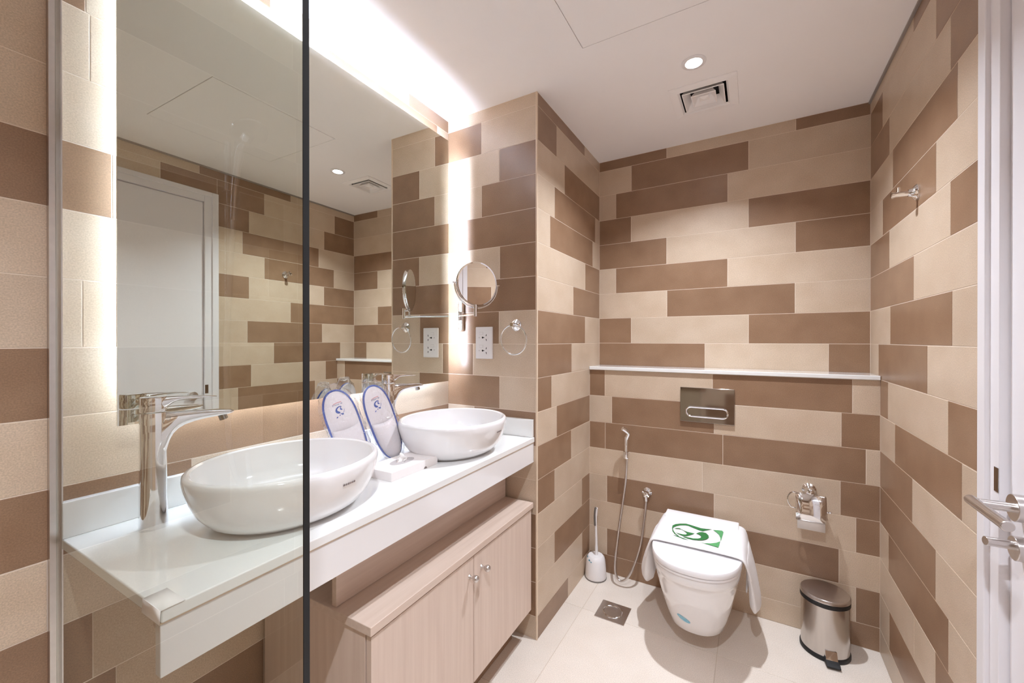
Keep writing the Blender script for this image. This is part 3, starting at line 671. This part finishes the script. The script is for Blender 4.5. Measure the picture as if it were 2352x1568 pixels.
slipper((0.178, 0.922, 0.905), (0.085, 0.888, 1.148), -0.38, 'white guest slipper with blue piping in clear bag behind the nearest basin', 'AL WOLLE')
slipper((0.2, 1.062, 0.905), (0.13, 1.012, 1.155), -0.15, 'white guest slipper with blue piping in clear bag behind the tissue box', 'AL WOLLE')

fm = vthing('film_scrap', 'scrap of white film peeling off the counter corner at the glass', 'film', 0.46, 0.27, 0.9)
bm = bmesh.new(); gr = [[bm.verts.new((x, y-0.0005*(j == 3), z)) for x in (-0.035, 0.0, 0.0312)] for j, (y, z) in enumerate(((0.03, 0.0006), (0.012, 0.0006), (-0.0036, 0.0004), (-0.0044, -0.022)))]
for a, b in zip(gr, gr[1:]):
    for i in range(2): bm.faces.new((a[i], a[i+1], b[i+1], b[i]))
o = link('film', bm, 'paper', fm, smooth=True); m_ = o.modifiers.new('solid', 'SOLIDIFY'); m_.thickness = 0.0004
# ------------------------------------------------------------------ glass screen
GV = 0.2635
gs = vthing('shower_screen', 'clear glass shower screen with black vertical edge', 'glass screen', 0, GV, 0)
link('glass_pane', B((0.006, -0.0035, 0.012), (0.8655, 0.0035, 2.2)), 'glass', gs)
link('edge_seal', B((0.8656, -0.0036, 0.012), (0.8672, 0.0036, 2.2)), 'seal', gs)
link('wall_channel', B((0.0003, -0.0135, 0.0), (0.014, -0.0042, 2.2), (0.0003, 0.0042, 0.0), (0.014, 0.0065, 2.2), (0.0003, -0.0135, 0.0), (0.003, 0.0065, 2.2)), 'steelh', gs)
link('bottom_rail', B((0.012, -0.007, 0.0), (0.865, 0.007, 0.012)), 'steelh', gs)

# hand shower on the shower side of the vanity wall (mirrored faintly in the screen)
hsw = vthing('hand_shower', 'chrome hand shower on a rail, mirrored faintly in the glass screen', 'shower', 0, -0.06, 1.1)
link('rail', tube([(0.045, 0, 0.0), (0.045, 0, 0.78)], 0.009, 16), 'chrome', hsw, smooth=True)
for zz in (0.03, 0.75): link('rail_bracket', cyl((0.0005, 0, zz), (0.05, 0, zz), 0.012, 18), 'chrome', hsw, bevel=0.001)
link('slider', B((0.03, -0.018, 0.6), (0.08, 0.018, 0.64)), 'chrome', hsw, bevel=0.004)
link('handset', tube([(0.075, 0.0, 0.56), (0.085, 0.0, 0.66), (0.11, 0.0, 0.745), (0.15, 0.0, 0.78)], [0.01, 0.011, 0.013, 0.016], 14, sub=6), 'chrome', hsw, smooth=True)
link('spray_plate', lathe([(0.02, 0), (0.042, 0.008), (0.045, 0.014), (0.043, 0.018)], (0.148, 0, 0.792), (0.5, 0, -0.85), 28), 'chrome', hsw, smooth=True)
link('hose', tube([(0.075, 0, 0.56), (0.08, 0.01, 0.4), (0.1, 0.03, 0.15), (0.11, 0.02, -0.1), (0.08, -0.04, -0.2), (0.03, -0.06, -0.1)], 0.007, 10, sub=12), 'steelh', hsw, smooth=True)

# ------------------------------------------------------------------ toilet
TX = -0.213
to = thing('toilet', 'white wall-hung toilet with closed lid and small blue sticker', 'toilet', (TX, YL, 0))
def dring(wd, yf, z, n=40, fl=0.225, yb=0.0, pw=2.4):
    """D-shaped outline: straight sides from the wall, rounded nose at yf (negative = towards the room)"""
    out = []; c = yf+fl
    for k in range(n+1):
        t = math.pi*k/n; ct, st = math.cos(t), math.sin(t)
        out.append(Vector((wd*math.copysign(abs(ct)**(2/pw), ct), c-fl*abs(st)**(2/pw), z)))
    return out+[Vector((-wd*0.985, (c*0.45+yb*0.55), z)), Vector((-wd*0.94, yb, z)), Vector((0, yb, z)), Vector((wd*0.94, yb, z)), Vector((wd*0.985, (c*0.45+yb*0.55), z))]
BR = [(0.078, -0.395, 0.088, 0.14), (0.1, -0.422, 0.092, 0.15), (0.113, -0.44, 0.106, 0.155), (0.125, -0.458, 0.145, 0.165), (0.138, -0.485, 0.2, 0.175), (0.15, -0.513, 0.26, 0.19), (0.162, -0.537, 0.32, 0.205), (0.168, -0.547, 0.352, 0.214), (0.1705, -0.552, 0.356, 0.218), (0.173, -0.558, 0.385, 0.22), (0.171, -0.556, 0.39, 0.22)]
link('bowl', loft([dring(a, b, z, fl=f_) for a, b, z, f_ in BR]), 'ceramic', to, smooth=True)
link('seat', loft([dring(a, b, z, yb=-0.06) for a, b, z in ((0.172, -0.558, 0.3915), (0.176, -0.562, 0.394), (0.176, -0.562, 0.402), (0.172, -0.558, 0.404))]), 'lidw', to, smooth=True)
link('lid', loft([dring(a, b, z, yb=-0.045) for a, b, z in ((0.173, -0.56, 0.4055), (0.178, -0.566, 0.408), (0.1785, -0.5665, 0.424), (0.176, -0.564, 0.429), (0.168, -0.556, 0.431), (0.1, -0.45, 0.433))]), 'lidw', to, smooth=True)
link('seat_hinge', cyl((-0.1, -0.035, 0.405), (0.1, -0.035, 0.405), 0.012, 18), 'lidw', to, smooth=True)
# sticker on the nose of the bowl, a patch that follows its surface
def onbowl(t, z):
    for (a, b, z0_, f0), (a1, b1, z1_, f1) in zip(BR, BR[1:]):
        if z0_ <= z <= z1_:
            k = (z-z0_)/(z1_-z0_); wd, yf, ff = a+(a1-a)*k, b+(b1-b)*k, f0+(f1-f0)*k
            ct, st = math.cos(t), math.sin(t); pw = 2.4
            return Vector((wd*math.copysign(abs(ct)**(2/pw), ct), yf+ff-ff*abs(st)**(2/pw), z))
bm = bmesh.new(); cen = bm.verts.new(onbowl(1.79, 0.172)*1.0+Vector((0, -0.0012, 0))); rim = []
for k in range(24):
    t = 2*math.pi*k/24; p = onbowl(1.79+0.17*math.cos(t)+0.05*math.sin(t), 0.172+0.0145*math.sin(t)+0.006*math.cos(t)); rim.append(bm.verts.new(p+Vector((0, -0.0012, 0))))
for k in range(24): bm.faces.new((cen, rim[k], rim[(k+1) % 24]))
st_ = link('sticker', bm, 'sblue', to); m_ = st_.modifiers.new('solid', 'SOLIDIFY'); m_.thickness = 0.0006; m_.offset = 0

# towel folded over the lid, ends hanging on both sides
tw = thing('hand_towel', 'white folded towel with green emblem draped across the toilet lid', 'towel', (TX, YL, 0.433))
cs = [(-0.206, -0.085, 0.42), (-0.199, -0.055, 0.28), (-0.191, -0.022, 0.1), (-0.182, 0.0, 0.03), (-0.168, 0.009, 0), (-0.14, 0.0105, 0), (-0.08, 0.0105, 0), (0.0, 0.0105, 0), (0.08, 0.0105, 0), (0.14, 0.0105, 0),
      (0.168, 0.009, 0), (0.182, 0.0, 0.03), (0.191, -0.022, 0.1), (0.199, -0.055, 0.28), (0.206, -0.085, 0.42)]
def hang(sd, path):
    rings = []
    for k, (x, y, z, hx, hy) in enumerate(path):
        row = []
        for i in range(36):
            t = 2*math.pi*i/36; wob = 1+0.10*math.sin(3*t+k*0.5)*(hx > 0.012)+0.05*math.sin(7*t-k)
            row.append(Vector((sd*(x+hx*wob*math.cos(t)), y+hy*math.sin(t)+0.3*hx*math.cos(t), z+0.004*math.sin(4*t+k))))
        rings.append(row)
    o = link('hanging_end', loft(rings), 'towel', tw, smooth=True); m_ = o.modifiers.new('sub', 'SUBSURF'); m_.levels = 1; m_.render_levels = 2
hang(-1, [(0.19, -0.235, -0.012, 0.008, 0.15), (0.198, -0.24, -0.05, 0.013, 0.14), (0.207, -0.25, -0.1, 0.021, 0.12), (0.213, -0.26, -0.15, 0.028, 0.1), (0.217, -0.268, -0.195, 0.033, 0.085), (0.217, -0.27, -0.22, 0.029, 0.072), (0.215, -0.27, -0.233, 0.016, 0.045)])
hang(1, [(0.19, -0.235, -0.012, 0.008, 0.15), (0.199, -0.24, -0.05, 0.012, 0.14), (0.209, -0.25, -0.1, 0.017, 0.12), (0.217, -0.26, -0.15, 0.02, 0.1), (0.222, -0.268, -0.2, 0.022, 0.085), (0.223, -0.27, -0.228, 0.02, 0.07), (0.222, -0.27, -0.241, 0.012, 0.045)])
hang(1, [(0.192, -0.2, -0.05, 0.004, 0.05), (0.195, -0.21, -0.12, 0.005, 0.045), (0.193, -0.215, -0.18, 0.005, 0.04), (0.189, -0.215, -0.212, 0.004, 0.03)])
ny = 26; bm = bmesh.new(); gr = []
for j in range(ny+1):
    t = j/ny; row = []
    for i, (x, z, hng) in enumerate(cs):
        y = -0.395+0.335*t
        if hng:
            y0 = -0.335 if x < 0 else -0.30
            y = y*(1-hng*0.42)+(y0)*hng*0.42
            side = -1 if x < 0 else 1
            x += side*hng*(0.012*math.sin(t*9.5+(0.5 if x < 0 else 2.1))+0.012*math.sin(t*math.pi))
            z += hng*0.018*math.sin(t*5+x*3)-hng*0.012*math.cos(t*2*math.pi)
        else:
            z += 0.0012*math.sin(t*14+i)
        row.append(bm.verts.new((x, y, z)))
    gr.append(row)
for a, b in zip(gr, gr[1:]):
    for i in range(len(cs)-1): bm.faces.new((a[i], a[i+1], b[i+1], b[i]))
tc_ = link('cloth', bm, 'towel', tw, smooth=True); m_ = tc_.modifiers.new('solid', 'SOLIDIFY'); m_.thickness = 0.009; m_.offset = 0
m_ = tc_.modifiers.new('sub', 'SUBSURF'); m_.levels = 1; m_.render_levels = 2
# rolled inner layer near the wall side
link('inner_fold', loft([[Vector((x, y, z)) for y, z in ((-0.125, 0.006), (-0.05, 0.006), (-0.045, 0.016), (-0.055, 0.023), (-0.115, 0.022), (-0.128, 0.014))] for x in (-0.17, -0.165, 0.0, 0.15, 0.156)]), 'towel', tw, bevel=0.003)
EM = {'green1': [[(-327, 2039), (-329, 2065), (-319, 2087), (-301, 2104), (-276, 2118), (-258, 2115), (-233, 2108), (-209, 2102), (-185, 2107), (-165, 2115), (-178, 2101), (-188, 2088), (-199, 2072), (-218, 2077), (-243, 2089), (-264, 2100), (-276, 2099), (-299, 2085), (-313, 2068), (-322, 2049), (-322, 2032), (-316, 2010), (-303, 1985), (-286, 1967), (-291, 1967), (-308, 1983), (-320, 2007)],
    [(-316, 2035), (-308, 2047), (-296, 2052), (-278, 2039), (-260, 2030), (-229, 2030), (-245, 2004), (-259, 1985), (-272, 1980), (-289, 1987), (-305, 1998), (-290, 1994), (-274, 1993), (-263, 1998), (-258, 2006), (-261, 2020), (-272, 2032), (-288, 2044), (-300, 2044)],
    [(-222, 2032), (-213, 2052), (-200, 2063), (-184, 2061), (-172, 2041), (-169, 2021), (-176, 1999), (-190, 1981), (-207, 1970), (-228, 1963), (-251, 1964), (-271, 1971), (-264, 1975), (-246, 1975), (-228, 1976), (-210, 1985), (-201, 1996), (-199, 2010), (-203, 2023), (-213, 2032)],
    [(-312, 1965), (-291, 1966), (-266, 1956), (-245, 1950), (-265, 1949), (-285, 1958)]],
    'green2': [[(-158, 2111), (-140, 2119), (-122, 2124), (-116, 2112), (-117, 2083), (-120, 2020), (-122, 2011), (-124, 2042), (-132, 2074), (-145, 2097)],
    [(-198, 1951), (-179, 1955), (-158, 1965), (-137, 1984), (-123, 2007), (-124, 1973), (-126, 1945), (-141, 1947), (-161, 1951), (-183, 1952)]]}
for k_, polys in EM.items():
    link('emblem', flat([[(a/1000-TX, b/1000-YL) for a, b in P_] for P_ in polys], lambda a, b, t: (a, b, 0.0173+t), 0.0005), k_, tw)

# ------------------------------------------------------------------ floor things
br = thing('toilet_brush', 'white toilet brush with grey grip standing in its holder', 'toilet brush', (-0.761, 2.222, 0))
link('holder', lathe([(0.053, 0.0), (0.0575, 0.004), (0.0585, 0.012), (0.056, 0.06), (0.052, 0.1), (0.0475, 0.117), (0.04, 0.125), (0.024, 0.126)], n=40), 'white', br, smooth=True)
link('rubber_foot', lathe([(0.055, 0.0), (0.0595, 0.001), (0.0595, 0.005), (0.055, 0.006)], n=40), 'grip', br, smooth=True)
link('teal_accent', flat([[(math.radians(a), z) for a, z in ((-155, 0.1265), (-140, 0.1235), (-115, 0.117), (-95, 0.107), (-100, 0.105), (-120, 0.110), (-145, 0.118))]], lambda a, z, t: ((0.0530-max(0, z-0.1)*0.30+t)*math.cos(a), (0.0530-max(0, z-0.1)*0.30+t)*math.sin(a), z-0.004), 0.0012), 'teal', br)
link('handle', tube([(0.004, 0, 0.12), (0.003, 0, 0.2), (0.001, 0, 0.27), (0.0, -0.002, 0.33), (0.005, -0.006, 0.392)], [0.0085, 0.007, 0.0065, 0.007, 0.0085], 14, sub=6), 'white', br, smooth=True)
link('grip', tube([(-0.002, -0.0055, 0.292), (-0.003, -0.0075, 0.34), (0.001, -0.011, 0.385), (0.005, -0.009, 0.396)], 0.006, 12, sub=5), 'grip', br, smooth=True)

dn = thing('floor_drain', 'square stainless steel floor drain set in the floor tiles', 'drain', (-0.589, 1.974, 0))
link('plate', B((-0.0715, -0.0715, -0.001), (0.0715, 0.0715, 0.003)), 'steelh', dn, bevel=0.001)
link('rim', tube([(0.045*math.cos(t), 0.045*math.sin(t), 0.004) for t in [2*math.pi*k/40 for k in range(40)]], 0.003, 8, closed=True), 'chrome', dn, smooth=True)
link('cover', lathe([(0.0435, 0.002), (0.0435, 0.0038), (0.001, 0.0039)], n=36), 'steelh', dn)

bn = thing('pedal_bin', 'stainless steel pedal bin with black rims in the right corner', 'bin', (0.268, 2.203, 0))
def ov(r, z): return ellipse(0.0865*r, 0.0865*r, z, 56)
link('body', loft([ov(0.985, 0.016), ov(0.985, 0.222)], True, True), 'bin', bn, smooth=True)
link('base_ring', loft([ov(1.0, 0.0), ov(1.03, 0.002), ov(1.03, 0.014), ov(0.99, 0.019)]), 'black', bn, smooth=True)
link('top_ring', loft([ov(0.99, 0.218), ov(1.02, 0.22), ov(1.02, 0.234), ov(0.99, 0.236)]), 'black', bn, smooth=True)
link('lid', loft([ov(1.0, 0.2365), ov(1.025, 0.238), ov(1.02, 0.248), ov(0.98, 0.2525), ov(0.6, 0.257), ov(0.02, 0.258)]), 'steel', bn, smooth=True)
pd = link('pedal', prism([(0.075, 0.004), (0.112, 0.003), (0.127, 0.006), (0.13, 0.012), (0.115, 0.02), (0.09, 0.024), (0.075, 0.022)], lambda a, b: 0.024, lambda a, w_, z: (a*0.12+w_*0.99, -a*0.99+w_*0.12, z)), 'black', bn, bevel=0.003)
link('pedal_bracket', prism([(0.083, 0.018), (0.102, 0.022), (0.101, 0.0245), (0.088, 0.05), (0.084, 0.05)], lambda a, b: 0.02, lambda a, w_, z: (a*0.12+w_*0.99, -a*0.99+w_*0.12, z)), 'chrome', bn)
link('hinge', B((-0.02, 0.083, 0.225), (0.02, 0.0935, 0.248)), 'black', bn, bevel=0.002)
